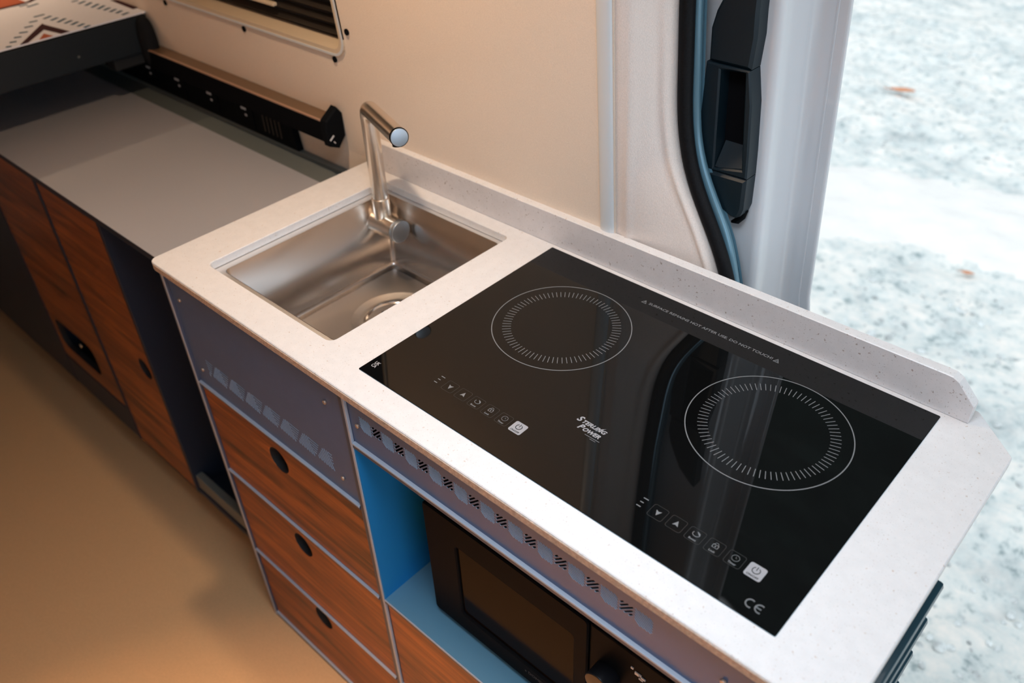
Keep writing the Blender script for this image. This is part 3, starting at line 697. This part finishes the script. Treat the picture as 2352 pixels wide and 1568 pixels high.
m = MB(); m.box(-.779, -.457, LY + .004, LY + .022, -.785, -.742, .002); done('niche_sill', m, M_gutter, su, label='low grey sill of the open bay')
done('bay_back', MB().box(-.779, -.457, .39, .40, -.785, ZC - .014), M_dark, su)

# ================================================================== BED
bd = thing('bed_platform', 'charcoal bed platform above the grey storage top', 'bed', (-1.8, -.3, .06))
m = MB(); m.box(-1.25, -1.205, -1.25, .398, .064, .140, .002); done('front_board', m, M_bed, bd)
m = MB(); m.box(-2.55, -1.25, -1.25, .398, .064, .090); done('base_board', m, M_dark, bd)
m = MB(); m.box(-1.26, -1.215, .30, .395, .035, .0635, .004); done('bracket', m, M_dark, bd)
m = MB()
def pad(u, v):
    a = 2 * PI * u; t = PI * v; r_ = math.sin(t) ** .6
    return Vector((-1.200 + .026 * r_ * math.cos(a), .384 + .020 * r_ * math.sin(a), .082 + .058 * math.cos(t)))
m.grid(pad, 24, 14); done('end_pad', m, M_pad, bd, smooth=True, angle=180)
done('bed_light', MB().cyl((-1.204, .225, .093), (-1.2025, .225, .093), .003, 12), M_chrome, bd)
done('foam_pad', MB().box(-2.55, -1.252, -1.24, .396, .0905, .1425, .01), M_pad, bd)
m = MB()
BZ = .146
m.plate(rrect(-2.56, -1.2055, -1.25, .402, .006), [], 'z', .1432, BZ, topbev=.001)
bl = done('blanket', m, M_blanket, label='cream blanket with teal dashes and dark brown zigzags on the bed', cat='blanket')
DASH = [[(-1.2178, 0.0963), (-1.2126, 0.1047)], [(-1.2407, 0.1132), (-1.2363, 0.1251)], [(-1.2654, 0.1325), (-1.2592, 0.1447)], [(-1.2894, 0.1534), (-1.2822, 0.1677)], [(-1.3178, 0.1764), (-1.3148, 0.1929)], [(-1.3467, 0.1992), (-1.3446, 0.2155)], [(-1.3783, 0.2234), (-1.3787, 0.2463)], [(-1.3456, 0.2309), (-1.3533, 0.2502)], [(-1.3204, 0.2364), (-1.3276, 0.2538)], [(-1.2942, 0.2395), (-1.3072, 0.2622)], [(-1.2729, 0.2456), (-1.2806, 0.2642)], [(-1.2499, 0.2499), (-1.2598, 0.2679)], [(-1.2279, 0.2536), (-1.2349, 0.2703)], [(-1.2087, 0.2588), (-1.2126, 0.2732)], [(-1.4232, 0.3316), (-1.4232, 0.346)], [(-1.394, 0.3348), (-1.4017, 0.3528)], [(-1.3659, 0.3375), (-1.3782, 0.3568)], [(-1.339, 0.3395), (-1.3524, 0.3613)], [(-1.3152, 0.3429), (-1.3279, 0.3635)], [(-1.2941, 0.3466), (-1.3011, 0.3635)], [(-1.27, 0.3486), (-1.2783, 0.3662)], [(-1.2486, 0.3528), (-1.2559, 0.3689)], [(-1.225, 0.3547), (-1.2295, 0.3713)], [(-1.4709, 0.2478), (-1.4774, 0.2748)], [(-1.4915, 0.2385), (-1.4924, 0.2569)], [(-1.5058, 0.2282), (-1.5059, 0.2437)], [(-1.5126, 0.2072), (-1.5132, 0.2278)]]
for (a, b_) in DASH:
    a = Vector((*a, BZ)); b_ = Vector((*b_, BZ)); e = (b_ - a).normalized(); done('woven_dash', MB().obox((a + b_) / 2, e, Vector((-e.y, e.x, 0)), Vector((0, 0, 1)), (b_ - a).length * 1.06, .0074, .0010), M_dash, bl)
def wprint(name, pts, mat, h=.0007): done(name, MB().plate(pts, [], 'z', BZ - .0003, BZ + h), mat, bl)
wprint('woven_zigzag', [(-1.2072, 0.1205), (-1.2072, 0.1370), (-1.2677, 0.1966), (-1.2072, 0.2072), (-1.2072, 0.2262), (-1.3006, 0.2127), (-1.3129, 0.2132), (-1.3036, 0.2043)], M_brown)
wprint('woven_triangle', [(-1.2075, 0.161), (-1.2395, 0.1842), (-1.2075, 0.1895)], M_orange)
wprint('woven_zigzag', [(-1.3569, 0.3935), (-1.2462, 0.3908), (-1.2448, 0.3973), (-1.2560, 0.4220), (-1.2750, 0.4220), (-1.2731, 0.4078), (-1.3345, 0.4096)], M_brown)
wprint('woven_triangle', [(-1.585, 0.150), (-1.515, 0.204), (-1.514, 0.262), (-1.60, 0.262)], M_orange)
wprint('woven_zigzag', [(-1.525, 0.12), (-1.512, 0.12), (-1.5035, 0.204), (-1.505, 0.27), (-1.56, .35), (-1.575, .35), (-1.5145, 0.264), (-1.5150, 0.204)], M_brown, .0009)

# ================================================================== WALL RAIL and switch panel
rl = thing('wall_rail', 'long black and bronze rail on the wall above the switch panel', 'rail', (-.9, .40, .03))
YT = .410
m = MB(); m.plate([(.3705, .030), (.409, .030), (.409, .066), (.3715, .0705), (.3705, .069)], [], 'x', -1.40, -.545); done('rail_body', m, M_blacksatin, rl)
m = MB(); m.plate([(.3745, .0702), (.409, .0665), (.409, .0685), (.3745, .0722)], [], 'x', -1.40, -.546); done('rail_top', m, M_bronze, rl, label='bronze top face')
m = MB(); m.box(-1.40, -.546, .3700, .3745, .0695, .0725, .0006); done('rail_nosing', m, M_bronze2, rl, label='bright copper front edge')
m = MB(); m.plate([(.366, .058), (.369, .074), (.398, .094), (.4095, .078), (.4095, .034), (.392, .014), (.370, .024)][::-1], [], 'x', -.545, -.528, topbev=.003)
ec = done('end_cap', m, M_black, rl, smooth=True, angle=20, label='loose faceted black end cap')
m = MB(); m.obox(Vector((-.5275, .3765, .040)), Vector((1, 0, 0)), Vector((0, .8, .6)), Vector((0, -.6, .8)), .001, .012, .003); m.obox(Vector((-.5275, .381, .030)), Vector((1, 0, 0)), Vector((0, .6, -.8)), Vector((0, .8, .6)), .001, .005, .002)
done('scuff_mark', m, M_label, ec)
sp = thing('switch_panel', 'long black control panel with small white marks below the wall rail', 'panel', (-1.0, .405, -.04))
m = MB(); m.plate([(-1.60, -.0425), (-.690, -.0425), (-.703, .032), (-1.60, .032)], [], 'y', .413, .3995, topbev=.001); done('panel_plate', m, M_black, sp)
for x in (-1.405, -1.272, -1.1405, -1.0035, -.868):
    m = MB(); m.box(x - .032, x + .032, .3975, .3997, -.034, .027, .001); s_ = done('switch', m, M_black, sp)
    done('switch_mark', MB().box(x - .0095, x + .0095, .3970, .3978, .0030, .0085, .0003), M_label, s_); done('switch_mark', MB().box(x + .001, x + .009, .3970, .3978, -.0105, -.0055, .0003), M_label, s_)
    done('switch_caption', MB().box(x - .004 - .011, x - .004 + .011, .3970, .3978, .0225, .0245), M_printdim, s_)
for k in range(5): done('speaker_slot', MB().obox(Vector((-.800 + .0145 * k, .3992, -.006)), Vector((1, 0, 0)), Vector((0, 1, 0)), Vector((0, 0, 1)), .0028, .001, .046), M_slot, sp)
